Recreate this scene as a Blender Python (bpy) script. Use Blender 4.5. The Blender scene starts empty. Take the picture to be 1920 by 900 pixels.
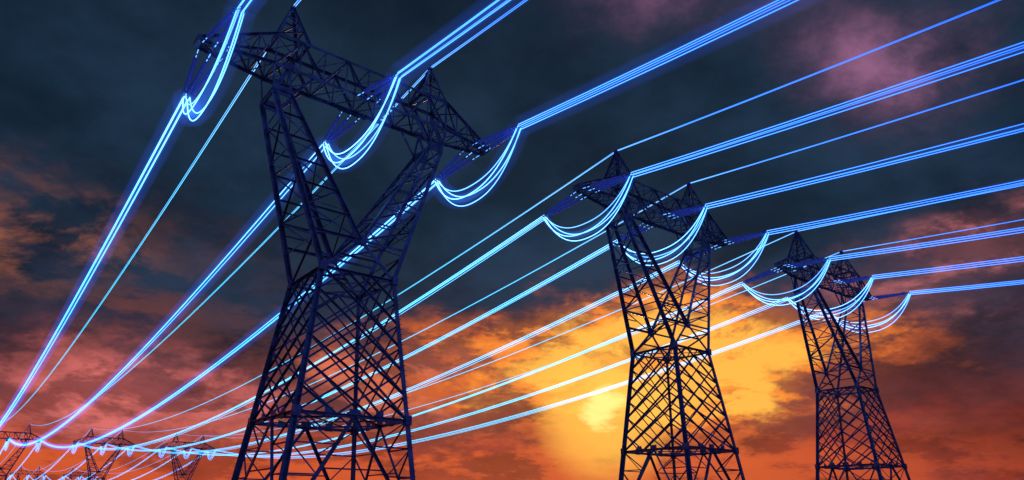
import bpy, math, random
from mathutils import Vector, Matrix
random.seed(4)
scene = bpy.context.scene
scene.view_settings.view_transform = 'Standard'
scene.view_settings.look = 'None'
scene.view_settings.exposure = 0

# world axes: x = cross-arm direction, y = line direction (away), z up
CAM_H = 1.7
SPAN = 320.0
ROW_U = 35.6
T0 = Vector((18.95, 42.9, 0.0))
ZB = 31.4          # bottom chord of the beam
SAG = 10.8

# ------------------------------------------------------------------ materials
def new_mat(name):
    m = bpy.data.materials.new(name); m.use_nodes = True
    nt = m.node_tree; nt.nodes.clear()
    out = nt.nodes.new('ShaderNodeOutputMaterial')
    return m, nt, out

def steel_mat():
    m, nt, out = new_mat('blue_tinted_steel')  # blue cast of the cable glow is put into the base colour
    b = nt.nodes.new('ShaderNodeBsdfPrincipled')
    tc = nt.nodes.new('ShaderNodeTexCoord')
    n = nt.nodes.new('ShaderNodeTexNoise'); n.inputs['Scale'].default_value = 1.3; n.inputs['Detail'].default_value = 4
    r = nt.nodes.new('ShaderNodeValToRGB')
    r.color_ramp.elements[0].position = .35; r.color_ramp.elements[0].color = (.05,.055,.11,1)
    r.color_ramp.elements[1].position = .7; r.color_ramp.elements[1].color = (.16,.165,.29,1)
    nt.links.new(tc.outputs['Object'], n.inputs['Vector'])
    nt.links.new(n.outputs['Fac'], r.inputs['Fac'])
    nt.links.new(r.outputs['Color'], b.inputs['Base Color'])
    b.inputs['Metallic'].default_value = .3
    b.inputs['Roughness'].default_value = .36
    nt.links.new(b.outputs[0], out.inputs['Surface'])
    return m

def insul_mat():
    m, nt, out = new_mat('glazed_insulator')
    b = nt.nodes.new('ShaderNodeBsdfPrincipled')
    n = nt.nodes.new('ShaderNodeTexNoise'); n.inputs['Scale'].default_value = 6
    r = nt.nodes.new('ShaderNodeValToRGB')
    r.color_ramp.elements[0].color = (.05,.06,.25,1)
    r.color_ramp.elements[1].color = (.09,.11,.42,1)
    nt.links.new(n.outputs['Fac'], r.inputs['Fac'])
    nt.links.new(r.outputs['Color'], b.inputs['Base Color'])
    b.inputs['Roughness'].default_value = .25
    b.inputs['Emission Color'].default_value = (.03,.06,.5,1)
    b.inputs['Emission Strength'].default_value = .16  # slight emission added for the blue glow on the discs
    nt.links.new(b.outputs[0], out.inputs['Surface'])
    return m

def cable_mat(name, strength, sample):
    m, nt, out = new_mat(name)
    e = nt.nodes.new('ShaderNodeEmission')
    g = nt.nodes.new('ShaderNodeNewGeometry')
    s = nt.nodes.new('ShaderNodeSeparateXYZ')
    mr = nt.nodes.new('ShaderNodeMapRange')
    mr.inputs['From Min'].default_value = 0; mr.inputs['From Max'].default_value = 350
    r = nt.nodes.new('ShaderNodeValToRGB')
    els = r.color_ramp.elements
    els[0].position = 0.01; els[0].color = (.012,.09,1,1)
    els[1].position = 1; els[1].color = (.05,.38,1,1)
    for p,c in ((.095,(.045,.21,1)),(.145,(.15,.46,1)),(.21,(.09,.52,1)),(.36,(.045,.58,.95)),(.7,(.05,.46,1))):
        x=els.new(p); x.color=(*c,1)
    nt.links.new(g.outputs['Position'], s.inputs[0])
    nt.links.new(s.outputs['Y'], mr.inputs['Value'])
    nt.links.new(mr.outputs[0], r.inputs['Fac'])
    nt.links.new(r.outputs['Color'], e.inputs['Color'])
    # glow strength varies from strand to strand (each strand is its own mesh island)
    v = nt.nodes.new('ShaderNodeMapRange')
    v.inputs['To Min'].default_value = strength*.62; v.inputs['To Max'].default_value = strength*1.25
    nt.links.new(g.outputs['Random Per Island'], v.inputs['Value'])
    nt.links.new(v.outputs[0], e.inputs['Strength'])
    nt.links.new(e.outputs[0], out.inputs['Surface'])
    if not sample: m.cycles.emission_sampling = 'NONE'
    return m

def glow_mat(name, col, s):  # emissive volume that imitates soft bloom around the cables
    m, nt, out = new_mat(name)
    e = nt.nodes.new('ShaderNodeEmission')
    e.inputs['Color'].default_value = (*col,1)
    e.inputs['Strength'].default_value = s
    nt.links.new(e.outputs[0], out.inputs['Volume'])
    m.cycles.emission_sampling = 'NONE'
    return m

STEEL = steel_mat(); INS = insul_mat()
INS.cycles.emission_sampling='NONE'
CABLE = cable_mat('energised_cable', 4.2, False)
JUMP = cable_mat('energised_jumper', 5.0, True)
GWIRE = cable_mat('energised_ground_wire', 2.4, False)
G_IN = glow_mat('bloom_halo_inner', (.035,.20,1), .22)
G_OUT = glow_mat('bloom_halo_outer', (.03,.13,1), .045)
G_NEAR = glow_mat('bloom_halo_near', (.03,.15,1), .17)
G_FAR = glow_mat('bloom_halo_far', (.02,.26,.9), .07)

# ------------------------------------------------------------------ mesh helpers
class MB:
    def __init__(s): s.v=[]; s.f=[]
    def frame(s, d):
        d = d.normalized()
        up = Vector((0,0,1)) if abs(d.z) < .9 else Vector((1,0,0))
        a = d.cross(up).normalized(); b = d.cross(a).normalized()
        return a, b
    def angle(s, p, q, w, flip=1):
        p = Vector(p); q = Vector(q)
        if (q-p).length < 1e-3: return
        a, b = s.frame(q-p); a = a*flip
        t = w*.16; o = w*.5
        pr = [(0,0),(w,0),(w,t),(t,t),(t,w),(0,w)]
        i = len(s.v)
        for e in (p, q):
            for x, y in pr: s.v.append(e + a*(x-o*.6) + b*(y-o*.6))
        for k in range(6):
            j=(k+1)%6; s.f.append((i+k,i+j,i+6+j,i+6+k))
        s.f.append((i+3,i+2,i+1,i)); s.f.append((i+5,i+4,i+3,i))
        s.f.append((i+6,i+7,i+8,i+9)); s.f.append((i+6,i+9,i+10,i+11))
    def box(s, c, x, y, z):
        i=len(s.v); c=Vector(c)
        for sx in (-1,1):
            for sy in (-1,1):
                for sz in (-1,1):
                    s.v.append(c+Vector((sx*x/2,sy*y/2,sz*z/2)))
        for f in ((0,1,3,2),(4,6,7,5),(0,4,5,1),(2,3,7,6),(0,2,6,4),(1,5,7,3)):
            s.f.append(tuple(i+k for k in f))
    def tube(s, pts, r, n=6, cap=True):
        pts=[Vector(p) for p in pts]; i=len(s.v); m=len(pts)
        rr = r if isinstance(r,(list,tuple)) else [r]*m
        a0,b0 = s.frame(pts[-1]-pts[0])
        for k,p in enumerate(pts):
            d=(pts[min(k+1,m-1)]-pts[max(k-1,0)]).normalized()
            a=(a0-d*a0.dot(d)).normalized(); b=d.cross(a)
            for j in range(n):
                t=2*math.pi*j/n
                s.v.append(p+(a*math.cos(t)+b*math.sin(t))*rr[k])
        for k in range(m-1):
            for j in range(n):
                j2=(j+1)%n
                s.f.append((i+k*n+j,i+k*n+j2,i+(k+1)*n+j2,i+(k+1)*n+j))
        if cap:
            s.f.append(tuple(i+j for j in range(n))[::-1])
            s.f.append(tuple(i+(m-1)*n+j for j in range(n)))
    def mesh(s, name, mat, smooth=False):
        me=bpy.data.meshes.new(name); me.from_pydata([tuple(v) for v in s.v],[],s.f)
        me.materials.append(mat)
        if smooth:
            for p in me.polygons: p.use_smooth=True
        me.update(); return me

def lerp(a,b,t): return Vector(a)*(1-t)+Vector(b)*t

def lattice(mb, A0,A1,B0,B1,n,k,w):
    def P(s,t):
        tt=t/n
        return lerp(lerp(A0,A1,tt), lerp(B0,B1,tt), s)
    for i in range(-k+1, n):
        t0=max(i,0); t1=min(i+k,n)
        s0=(t0-i)/k; s1=(t1-i)/k
        mb.angle(P(s0,t0),P(s1,t1),w)
        mb.angle(P(1-s0,t0),P(1-s1,t1),w,-1)

def truss_face(mb, A0,A1,B0,B1,n,w,cross=False,rungs=True,start=0):
    for i in range(n):
        a,b=lerp(A0,A1,i/n),lerp(A0,A1,(i+1)/n)
        c,d=lerp(B0,B1,i/n),lerp(B0,B1,(i+1)/n)
        if cross: mb.angle(a,d,w); mb.angle(c,b,w,-1)
        elif (i+start)%2: mb.angle(a,d,w)
        else: mb.angle(c,b,w)
        if rungs and i>0: mb.angle(a,c,w)

# ------------------------------------------------------------------ tower lattice
def build_lattice():
    mb=MB()
    zw,zt,zk=16.75,19.3,29.3
    ww,wt,wk=2.63,2.33,1.2
    zl=7.3; wl=3.70; w0=4.53
    LEG=.31; MID=.19; BR=.125; SM=.085
    C=[(-1,-1),(1,-1),(1,1),(-1,1)]
    def leg(c,z):
        w = w0+(wl-w0)*z/zl if z<zl else wl+(ww-wl)*(z-zl)/(zw-zl)
        return Vector((c[0]*w,c[1]*w,z))
    for c in C:
        mb.angle(leg(c,-.1),leg(c,zl),LEG*1.1,c[0]); mb.angle(leg(c,zl),leg(c,zw),LEG,c[0])
    for i in range(4):
        a,b=C[i],C[(i+1)%4]
        lattice(mb,leg(a,zl),leg(a,zw),leg(b,zl),leg(b,zw),6,3,BR*1.05)
        mb.angle(leg(a,zw),leg(b,zw),MID)
        mb.angle(leg(a,zl),leg(b,zl),MID*1.1)
        m1=(leg(a,zl)+leg(b,zl))/2
        for (l,o) in ((a,b),(b,a)):
            foot=leg(l,.4)
            mb.angle(m1,foot,MID)
            for k,t in enumerate((.25,.5,.75)):
                pd=lerp(m1,foot,t); zl2=zl+(0.4-zl)*t
                mb.angle(pd,leg(l,zl2),SM)
                mb.angle(pd,leg(l,zl2+1.7 if zl2+1.7<zl else zl),SM)
        mb.angle(lerp(m1,leg(a,.4),.45),lerp(m1,leg(b,.4),.45),SM)
        for t in (.27,.5,.73):
            pc=lerp(leg(a,zl),leg(b,zl),t)+Vector((0,0,.1))
            d=(leg(b,zl)-leg(a,zl)).normalized()
            if abs(d.x)>.5: mb.box(pc,.7 if t==.5 else .5,.07,.55)
            else: mb.box(pc,.07,.7 if t==.5 else .5,.55)
        for zz,sz in ((zl,.6),(zw,.6)):
            mb.box(leg(a,zz),.42,.42,sz)
    for z in (zl,zw):
        mids=[(leg(C[i],z)+leg(C[(i+1)%4],z))/2 for i in range(4)]
        for i in range(4): mb.angle(mids[i],mids[(i+1)%4],BR)
        mb.angle(leg(C[0],z),leg(C[2],z),SM); mb.angle(leg(C[1],z),leg(C[3],z),SM)
    # fork
    uo,ui=6.95,5.75
    for sv in (-1,1):
        th=Vector((0,sv*wt,zt))
        mb.box(th,.9,.09,.8)
        mb.angle((-1.5,sv*(wt+.1),zt-1.35),(1.5,sv*(wt+.1),zt-1.35),BR)
        for su in (-1,1):
            o0=Vector((su*ww,sv*ww,zw)); o1=Vector((su*uo,sv*wk,zk))
            i1=Vector((su*ui,sv*wk,zk))
            mb.angle(o0,o1,LEG,su); mb.angle(th,i1,LEG*.95,su)
            mb.angle(o0,th,MID*1.2)
            n=6
            oz=lerp(o0,o1,(zt-zw)/(zk-zw))
            mb.angle(oz,th,MID)
            truss_face(mb,oz,o1,th,i1,n,BR,False,True,0)
            for i in range(2):
                a=lerp(oz,o1,(i+.5)/n); c=(lerp(oz,o1,i/n)+lerp(th,i1,(i+1)/n))/2
                mb.angle(a,c,SM)
            mb.angle(o1,(su*6.1,sv*wk,ZB),LEG*.9,su)
            mb.angle(i1,(su*4.3,sv*wk,ZB),MID)
            mb.angle(i1,(su*6.1,sv*wk,ZB),MID)
            mb.angle(o1,(su*7.3,sv*wk,ZB),BR)
            mb.angle(o1,i1,MID)
            mb.box((su*6.35,sv*(wk+.02),zk+.1),1.3,.08,.75)
            mb.box((su*6.1,sv*(wk+.02),ZB+.1),.9,.09,.6)
            mb.box((su*4.4,sv*(wk+.02),ZB+.02),.7,.07,.4)
    for su in (-1,1):
        for (z0,a0,b0,z1,a1,b1,n) in ((zw,ww,ww,zk,uo,wk,6),(zt,0,wt,zk,ui,wk,5)):
            A0=Vector((su*a0,-b0,z0));A1=Vector((su*a1,-b1,z1));B0=Vector((su*a0,b0,z0));B1=Vector((su*a1,b1,z1))
            truss_face(mb,A0,A1,B0,B1,n,BR if a0 else SM,False,True)
        mb.angle((su*uo,-wk,zk),(su*uo,wk,zk),MID); mb.angle((su*ui,-wk,zk),(su*ui,wk,zk),MID)
        mb.angle((su*uo,-wk,zk),(su*6.1,wk,ZB),BR)
    # beam
    zt2=ZB+2.6; E=7.2; n=8
    for sv in (-1,1):
        mb.angle((-E,sv*wk,ZB),(E,sv*wk,ZB),LEG*.8,sv); mb.angle((-E,sv*wk,zt2),(E,sv*wk,zt2),LEG*.7,sv)
        for i in range(n):
            x0=-E+2*E*i/n; x1=-E+2*E*(i+1)/n
            if i%2: mb.angle((x0,sv*wk,zt2),(x1,sv*wk,ZB),MID*.8)
            else: mb.angle((x0,sv*wk,ZB),(x1,sv*wk,zt2),MID*.8)
            mb.angle((x0,sv*wk,ZB),(x0,sv*wk,zt2),BR*.9)
        mb.angle((E,sv*wk,ZB),(E,sv*wk,zt2),MID)
    for z in (ZB,zt2):
        for i in range(n):
            x0=-E+2*E*i/n; x1=-E+2*E*(i+1)/n
            if z==ZB or i%2: mb.angle((x0,-wk,z),(x1,wk,z),BR*.85)
            if z==ZB or not i%2: mb.angle((x0,wk,z),(x1,-wk,z),BR*.85,-1)
            mb.angle((x0,-wk,z),(x0,wk,z),BR*.85)
        mb.angle((E,-wk,z),(E,wk,z),BR)
    # cantilever arms
    for su in (-1,1):
        tip=12.05; m=4
        Bn=[Vector((su*E,-wk,ZB)),Vector((su*E,wk,ZB)),Vector((su*E,-wk,zt2)),Vector((su*E,wk,zt2))]
        Tn=[Vector((su*tip,-.45,ZB+.05)),Vector((su*tip,.45,ZB+.05)),Vector((su*tip,-.4,ZB+.4)),Vector((su*tip,.4,ZB+.4))]
        for k in range(4): mb.angle(Bn[k],Tn[k],LEG*(.7 if k<2 else .6),su)
        truss_face(mb,Bn[0],Tn[0],Bn[2],Tn[2],m,BR*.9); truss_face(mb,Bn[1],Tn[1],Bn[3],Tn[3],m,BR*.9)
        truss_face(mb,Bn[0],Tn[0],Bn[1],Tn[1],m,BR*.9,True); truss_face(mb,Bn[2],Tn[2],Bn[3],Tn[3],m,SM)
        mb.box((su*(tip+.05),0,ZB+.2),.3,1.1,.5)
        mb.angle((su*10.3,-1.0,ZB-.08),(su*10.3,1.0,ZB-.08),BR)
        # peaks
        ap=Vector((su*6.15,0,ZB+6.25))
        base=[Vector((su*4.9,-wk,zt2)),Vector((su*7.2,-wk,zt2)),Vector((su*7.2,wk,zt2)),Vector((su*4.9,wk,zt2))]
        for b in base: mb.angle(b,ap,MID*1.05,su)
        for k in range(4):
            a,b=base[k],base[(k+1)%4]
            mb.angle(a,b,MID)
            for j,(t0,t1) in enumerate(((0,.35),(.35,.65),(.65,.87))):
                p=[lerp(a,ap,t0),lerp(b,ap,t0),lerp(a,ap,t1),lerp(b,ap,t1)]
                if j%2: mb.angle(p[0],p[3],SM)
                else: mb.angle(p[1],p[2],SM)
                mb.angle(p[2],p[3],SM)
        mb.box(ap,.25,.5,.3)
    for sv in (-1,1):
        mb.angle((-1.2,sv*(wk+.1),ZB-.1),(1.2,sv*(wk+.1),ZB-.1),MID)
    for k in range(40):
        z=2.5+k*.35
        p=leg((1,-1),z); mb.angle(p,p+Vector((.28,0,0)),.035)
    return mb.mesh('tower_lattice',STEEL)

PHASES=((-11.1,.5),(0.0,1.3),(11.1,.5))
YV=6.1; YZ=ZB-.65
def build_insulators():
    mb=MB(); hw=MB(); lk=MB()
    for u,va in PHASES:
        for sv in (-1,1):
            yoke=Vector((u,sv*YV,YZ))
            for k in (-1,0,1):
                a=Vector((u+k*.80,sv*va,ZB-.1)); e=Vector((u+k*.25,sv*(YV-.45),YZ+.08))
                L=(e-a).length; s0=1.0/L
                lk.tube([a,lerp(a,e,s0)],.03,5)
                for t in (s0*.5,s0*.95): 
                    p=lerp(a,e,t); hw.box(p,.12,.16,.12)
                nd=21
                pts=[];rad=[]
                b=lerp(a,e,s0); c=lerp(a,e,.985)
                for j in range(nd):
                    t=j/nd; h=1/nd
                    R=.18 if j%2==0 else .165
                    for tt,r in ((0,.05),(.25,R),(.42,R*.93),(.5,.055)):
                        pts.append(lerp(b,c,t+tt*h)); rad.append(r)
                mb.tube(pts,rad,9)
            hw.tube([(u-.42,sv*(YV-.42),YZ+.08),(u+.42,sv*(YV-.42),YZ+.08)],.05,6)
            hw.tube([(u-.42,sv*(YV-.42),YZ+.08),yoke],.045,6); hw.tube([(u+.42,sv*(YV-.42),YZ+.08),yoke],.045,6)
            ring=[(u+.4*math.cos(t*math.pi/6),sv*(YV-.75),YZ+.12+.3*math.sin(t*math.pi/6)) for t in range(13)]
            for q in range(12): hw.tube([ring[q],ring[q+1]],.025,5)
            hw.tube([(u-.25,sv*YV,YZ-.22),(u-.25,sv*YV,YZ+.22)],.04,5); hw.tube([(u+.25,sv*YV,YZ-.22),(u+.25,sv*YV,YZ+.22)],.04,5)
    return mb.mesh('insulator_strings',INS,True), hw.mesh('string_fittings',STEEL), lk.mesh('string_links',GWIRE)

OFF=[(-.22,-.08),(.08,-.22),(.22,.08),(-.08,.22)]
def jz(s,D,add=0): return YZ-D*(1-abs(s)**2.3)+add-.05
def build_jumpers():
    mb=MB(); g1=MB(); g2=MB()
    rnd=random.Random(7)
    for u,va in PHASES:
        for q,(ox,oz) in enumerate(OFF):
            D=3.6+oz*-2.4+rnd.uniform(-.15,.15)
            pts=[]
            for i in range(29):
                s=-1+2*i/28
                pts.append((u+ox*(1+.8*(1-s*s)),s*(YV+.35*(1-s*s)),jz(s,D,oz*.8)))
            mb.tube(pts,.042,5)
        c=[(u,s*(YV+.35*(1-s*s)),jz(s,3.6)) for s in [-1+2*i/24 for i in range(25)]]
        g1.tube(c,.42,8); g2.tube(c,1.0,8)  # halo tubes added around the loops as their bloom
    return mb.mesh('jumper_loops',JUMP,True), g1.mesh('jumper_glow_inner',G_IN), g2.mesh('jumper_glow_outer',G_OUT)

lat=build_lattice(); ins,fit,lnk=build_insulators(); jmp,jg1,jg2=build_jumpers()
jmp_far=jmp.copy(); jmp_far.materials.clear(); jmp_far.materials.append(CABLE)

def concrete_mat():
    m, nt, out = new_mat('concrete')
    b = nt.nodes.new('ShaderNodeBsdfPrincipled'); n=nt.nodes.new('ShaderNodeTexNoise'); n.inputs['Scale'].default_value=5
    r=nt.nodes.new('ShaderNodeValToRGB'); r.color_ramp.elements[0].color=(.2,.19,.18,1); r.color_ramp.elements[1].color=(.35,.34,.32,1)
    nt.links.new(n.outputs['Fac'],r.inputs['Fac']); nt.links.new(r.outputs['Color'],b.inputs['Base Color'])
    b.inputs['Roughness'].default_value=.9
    nt.links.new(b.outputs[0],out.inputs['Surface']); return m
ft=MB()
for a in (-1,1):
    for b in (-1,1): ft.box((a*4.55,b*4.55,.05),1.3,1.3,.5)
foot=ft.mesh('concrete_footings',concrete_mat())

for row in range(-1,4):
    for k in range(3):
        p=T0+Vector((ROW_U*k, SPAN*row,0))
        e=bpy.data.objects.new('transmission_tower',None); e.location=p; e.empty_display_size=2
        scene.collection.objects.link(e)
        parts=[('steel_lattice',lat),('insulator_strings',ins),('string_fittings',fit),('string_links',lnk),('jumper_loops',jmp if row==0 else jmp_far),('concrete_footings',foot)]
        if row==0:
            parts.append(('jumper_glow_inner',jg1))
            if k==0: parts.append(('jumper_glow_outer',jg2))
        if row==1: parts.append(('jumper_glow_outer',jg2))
        for nm,me in parts:
            o=bpy.data.objects.new(nm,me); o.parent=e; scene.collection.objects.link(o)

# ------------------------------------------------------------------ conductors
def span_pts(u,ya,yb,z,ox,oz,sag,n=48):
    pts=[]
    for i in range(n+1):
        t=i/n
        pts.append((u+ox, ya+(yb-ya)*t, z+oz-4*sag*t*(1-t)))
    return pts
rnd=random.Random(3)
for k in range(3):
    bx=T0.x+ROW_U*k
    for u,va in PHASES:
        mb=MB(); gn=MB(); gf=MB(); g2=MB()
        for row in range(-1,3):
            ya=T0.y+SPAN*row+YV; yb=T0.y+SPAN*(row+1)-YV
            sg=SAG+rnd.uniform(-.3,.3)
            for ox,oz in OFF:
                mb.tube(span_pts(bx+u,ya,yb,YZ,ox,oz,sg+rnd.uniform(-.25,.25),40 if row<1 else 24),.031,5 if row<1 else 4)
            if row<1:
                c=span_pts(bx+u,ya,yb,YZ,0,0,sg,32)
                (gn if row<0 else gf).tube(c,.38,8)  # added halo tube along the span, bloom built as glowing volume
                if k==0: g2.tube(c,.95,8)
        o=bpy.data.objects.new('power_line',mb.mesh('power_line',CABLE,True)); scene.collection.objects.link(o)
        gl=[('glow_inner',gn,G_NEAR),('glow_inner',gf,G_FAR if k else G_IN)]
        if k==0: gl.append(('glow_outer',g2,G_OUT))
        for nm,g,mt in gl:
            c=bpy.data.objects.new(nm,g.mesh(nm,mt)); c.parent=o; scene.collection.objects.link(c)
    for u in (-6.15,6.15):
        mb=MB()
        for row in range(-1,3):
            ya=T0.y+SPAN*row; yb=ya+SPAN
            for ox in (-.07,.07):
                mb.tube(span_pts(bx+u,ya,yb,ZB+6.3,ox,0,9.8,40 if row<1 else 24),.03,5 if row<1 else 4)
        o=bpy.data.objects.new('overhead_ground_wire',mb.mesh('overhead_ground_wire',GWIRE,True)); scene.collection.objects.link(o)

# ------------------------------------------------------------------ ground
def ground():
    m, nt, out = new_mat('dry_grassland')
    b = nt.nodes.new('ShaderNodeBsdfPrincipled'); tc=nt.nodes.new('ShaderNodeTexCoord')
    n=nt.nodes.new('ShaderNodeTexNoise'); n.inputs['Scale'].default_value=.15; n.inputs['Detail'].default_value=8
    r=nt.nodes.new('ShaderNodeValToRGB'); r.color_ramp.elements[0].position=.35; r.color_ramp.elements[0].color=(.035,.045,.02,1)
    r.color_ramp.elements[1].position=.7; r.color_ramp.elements[1].color=(.10,.085,.05,1)
    nt.links.new(tc.outputs['Object'],n.inputs['Vector'])
    nt.links.new(n.outputs['Fac'],r.inputs['Fac']); nt.links.new(r.outputs['Color'],b.inputs['Base Color'])
    b.inputs['Roughness'].default_value=1
    nt.links.new(b.outputs[0],out.inputs['Surface'])
    mb=MB(); n_=60; S=9000
    for i in range(n_+1):
        for j in range(n_+1):
            x=(i/n_-.5)*2; y=(j/n_-.5)*2
            x=math.copysign(abs(x)**2.2,x)*S; y=math.copysign(abs(y)**2.2,y)*S
            mb.v.append(Vector((x,y,0)))
    for i in range(n_):
        for j in range(n_):
            a=i*(n_+1)+j; mb.f.append((a,a+n_+1,a+n_+2,a+1))
    o=bpy.data.objects.new('ground',mb.mesh('ground',m)); scene.collection.objects.link(o)
ground()

# ------------------------------------------------------------------ sky (world)
W=bpy.data.worlds.new('World'); scene.world=W; W.use_nodes=True
W.cycles.sampling_method='MANUAL'; W.cycles.sample_map_resolution=256
nt=W.node_tree; nt.nodes.clear()
L=nt.links.new
def N(t,**kw):
    n=nt.nodes.new(t)
    for k,v in kw.items(): setattr(n,k,v)
    return n
def setin(sock,v):
    if isinstance(v,bpy.types.NodeSocket): L(v,sock)
    else: sock.default_value=v
def M(op,a,b=None,c=None,clamp=False):
    n=N('ShaderNodeMath',operation=op,use_clamp=clamp)
    setin(n.inputs[0],a)
    if b is not None: setin(n.inputs[1],b)
    if c is not None: setin(n.inputs[2],c)
    return n.outputs[0]
def VM(op,a,b=None):
    n=N('ShaderNodeVectorMath',operation=op); setin(n.inputs[0],a)
    if b is not None: setin(n.inputs[1],b)
    return n
def mix(f,a,b,bt='MIX'):
    n=N('ShaderNodeMix',data_type='RGBA',blend_type=bt)
    setin(n.inputs[0],f); setin(n.inputs[6],a if isinstance(a,bpy.types.NodeSocket) else (*a,1)); setin(n.inputs[7],b if isinstance(b,bpy.types.NodeSocket) else (*b,1))
    return n.outputs[2]
def sstep(v,a,b):
    n=N('ShaderNodeMapRange',interpolation_type='SMOOTHSTEP')
    setin(n.inputs['Value'],v)
    if a<b:
        n.inputs['From Min'].default_value=a; n.inputs['From Max'].default_value=b
    else:
        n.inputs['From Min'].default_value=b; n.inputs['From Max'].default_value=a
        n.inputs['To Min'].default_value=1; n.inputs['To Max'].default_value=0
    return n.outputs[0]
def mul(*a):
    r=a[0]
    for x in a[1:]: r=M('MULTIPLY',r,x)
    return r
tc=N('ShaderNodeTexCoord')
d=VM('NORMALIZE',tc.outputs['Generated']).outputs[0]
sp=N('ShaderNodeSeparateXYZ'); L(d,sp.inputs[0])
fw=VM('DOT_PRODUCT',d,(.6231,.7821,0)).outputs['Value']
rt=VM('DOT_PRODUCT',d,(.7822,-.6232,0)).outputs['Value']
az=M('MULTIPLY',M('ARCTAN2',rt,fw),57.2958)
el=M('MULTIPLY',M('ARCSINE',sp.outputs['Z']),57.2958)
zc=M('ADD',M('MAXIMUM',sp.outputs['Z'],0.0),.34)
qn=N('ShaderNodeCombineXYZ'); L(M('DIVIDE',rt,zc),qn.inputs[0]); L(M('DIVIDE',fw,zc),qn.inputs[1]); qn.inputs[2].default_value=3.3
q=qn.outputs[0]
def noise(vec,scale,detail,rough=.55,dist=0,off=(0,0,0),stretch=(1,1,1)):
    mp=N('ShaderNodeMapping'); L(vec,mp.inputs[0]); mp.inputs['Location'].default_value=off; mp.inputs['Scale'].default_value=stretch
    n=N('ShaderNodeTexNoise'); L(mp.outputs[0],n.inputs['Vector']); n.inputs['Scale'].default_value=scale
    n.inputs['Detail'].default_value=detail; n.inputs['Roughness'].default_value=rough; n.inputs['Distortion'].default_value=dist
    return n
nW=noise(q,2.0,7,.66,0,(2,5,0))
sw=N('ShaderNodeSeparateColor'); L(nW.outputs['Color'],sw.inputs[0])
azw=M('ADD',az,M('MULTIPLY',M('SUBTRACT',sw.outputs[0],.5),32))
elw=M('ADD',el,M('MULTIPLY',M('SUBTRACT',sw.outputs[1],.5),17))
nB=noise(q,2.6,6,.6,0,(7,1,2)).outputs['Fac']
nC=noise(q,4.5,7,.64,.3,(1,9,4)).outputs['Fac']
nD=noise(d,8,7,.66,0,(3,2,1),(1,1,3)).outputs['Fac']
def blob(a0,e0,ra,re,w=True):
    x=M('DIVIDE',M('SUBTRACT',azw if w else az,a0),ra); y=M('DIVIDE',M('SUBTRACT',elw if w else el,e0),re)
    s=M('ADD',M('MULTIPLY',x,x),M('MULTIPLY',y,y))
    return M('EXPONENT',M('MULTIPLY',s,-1.0))
ramp=N('ShaderNodeValToRGB'); L(M('DIVIDE',elw,45.0,clamp=True),ramp.inputs[0])
cr=ramp.color_ramp
cr.elements[0].position=0; cr.elements[0].color=(.19,.026,.02,1)
cr.elements[1].position=1; cr.elements[1].color=(.009,.020,.040,1)
for p,c in ((.07,(.24,.03,.022)),(.14,(.12,.025,.026)),(.22,(.045,.021,.034)),(.32,(.017,.025,.050)),(.5,(.011,.029,.060))):
    e=cr.elements.new(p); e.color=(*c,1)
col=ramp.outputs[0]
br=M('ADD',.5,M('MULTIPLY',sstep(nB,.3,.72),.95))
cb=N('ShaderNodeCombineColor'); [L(br,cb.inputs[i]) for i in range(3)]
col=mix(1.0,col,cb.outputs[0],'MULTIPLY')
lit=sstep(nC,.44,.58)
litD=sstep(nD,.45,.58)
# low red streaks
low=mul(sstep(el,8.0,3.0),sstep(az,38,16))
col=mix(mul(low,M('ADD',.2,mul(litD,.75))),col,(.85,.135,.03))
low2=sstep(el,6.5,2.0)
col=mix(mul(low2,litD,.6),col,(.48,.065,.025))
# cloud bands left
col=mix(mul(blob(-41,18.5,10,2.8),lit,.95),col,(.36,.115,.06))
col=mix(mul(blob(-30,13,14,3),litD,.55),col,(.16,.05,.04))
col=mix(mul(blob(-28,8.0,10,2.5),M('ADD',.35,mul(lit,.65)),.97),col,(.74,.165,.15))
col=mix(mul(blob(-10,9.8,6,2.4),M('ADD',.2,mul(lit,.8)),.95),col,(.85,.20,.10))
# high wisps
col=mix(mul(blob(33,32.5,5.5,3.4),M('ADD',.25,mul(sstep(nC,.36,.58),.75))),col,(.31,.125,.24))
col=mix(mul(blob(18.5,40,7,2.6),M('ADD',.25,mul(sstep(nC,.36,.58),.75))),col,(.22,.09,.18))
# sunset glow
g1=blob(10,11.2,21,6.2); g2=blob(12,12.2,16,5.4); g3=blob(11,11.6,12.5,4.6)
litE=sstep(nC,.41,.52)
col=mix(mul(sstep(g1,.15,.55),M('ADD',.25,M('MULTIPLY',litD,.75))),col,(.62,.12,.03))
col=mix(mul(sstep(g2,.22,.5),M('ADD',.2,M('MULTIPLY',litD,.8))),col,(1.0,.28,.035))
col=mix(mul(sstep(g3,.25,.6),M('ADD',.15,M('MULTIPLY',litE,.8))),col,(1.15,.52,.07))
col=mix(mul(blob(36.5,16.8,7.5,2.5),M('ADD',.2,mul(lit,.8))),col,(.72,.20,.20))
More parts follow.
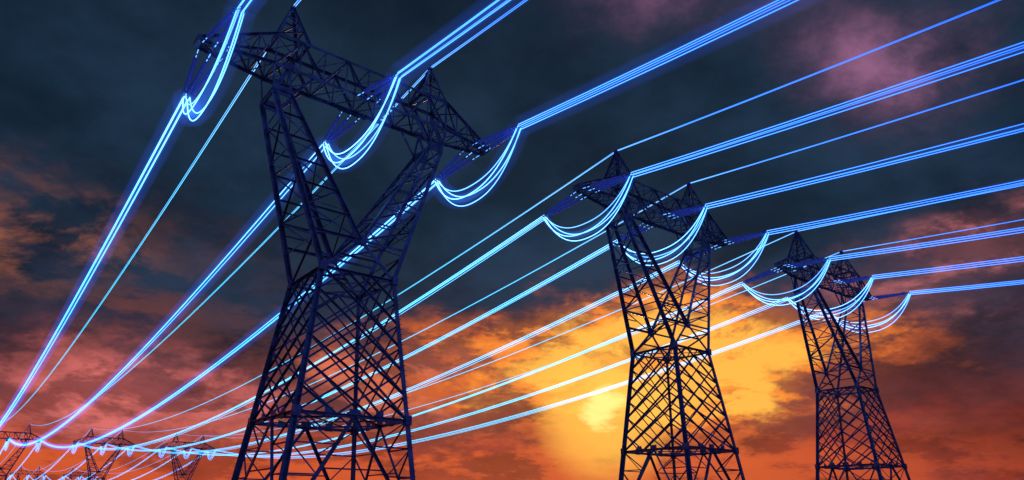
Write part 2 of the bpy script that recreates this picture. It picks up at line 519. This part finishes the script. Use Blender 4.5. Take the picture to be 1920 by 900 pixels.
# sun veiled by thin cloud
sund=Vector((.7439,.7131,.1419)).normalized()
sd=VM('DOT_PRODUCT',d,tuple(sund)).outputs['Value']
sun_n=M('ADD',sd,M('ADD',M('MULTIPLY',M('SUBTRACT',nC,.5),.0022),M('MULTIPLY',M('SUBTRACT',nD,.5),.0018)))
col=mix(mul(sstep(sun_n,math.cos(math.radians(6.5)),math.cos(math.radians(1.0))),.75),col,(1.25,.62,.08))
col=mix(mul(sstep(sun_n,math.cos(math.radians(2.0)),math.cos(math.radians(.6))),.85),col,(1.5,1.0,.30))
# unseen sky behind the camera, raised to a bright blue to tint the towers
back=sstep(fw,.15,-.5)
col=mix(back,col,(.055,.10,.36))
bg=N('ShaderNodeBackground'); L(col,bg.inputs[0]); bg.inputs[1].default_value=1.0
sky=N('ShaderNodeTexSky'); sky.sky_type='NISHITA'; sky.sun_disc=False
sky.sun_elevation=math.radians(7.8); sky.sun_rotation=math.atan2(sund.x,sund.y)
bg2=N('ShaderNodeBackground'); L(sky.outputs[0],bg2.inputs[0]); bg2.inputs[1].default_value=.0006
ad=N('ShaderNodeAddShader'); L(bg.outputs[0],ad.inputs[0]); L(bg2.outputs[0],ad.inputs[1])
wo=N('ShaderNodeOutputWorld'); L(ad.outputs[0],wo.inputs[0])

# ------------------------------------------------------------------ sun
sl=bpy.data.lights.new('sun','SUN'); sl.energy=2.0; sl.angle=math.radians(.5); sl.color=(1,.5,.22)
so=bpy.data.objects.new('sun',sl); so.rotation_euler=sund.to_track_quat('Z','Y').to_euler(); scene.collection.objects.link(so)

# ------------------------------------------------------------------ camera
cam=bpy.data.cameras.new('camera'); co=bpy.data.objects.new('camera',cam); scene.collection.objects.link(co)
F=Vector((.5777,.7251,.3748)); F.normalize(); R=F.cross(Vector((0,0,1))).normalized(); U=R.cross(F)
m=Matrix((R,U,-F)).transposed().to_4x4(); m.translation=Vector((0,0,CAM_H))
co.matrix_world=m
cam.sensor_width=36; cam.lens=36*1274/1920; cam.clip_start=.1; cam.clip_end=20000
scene.camera=co
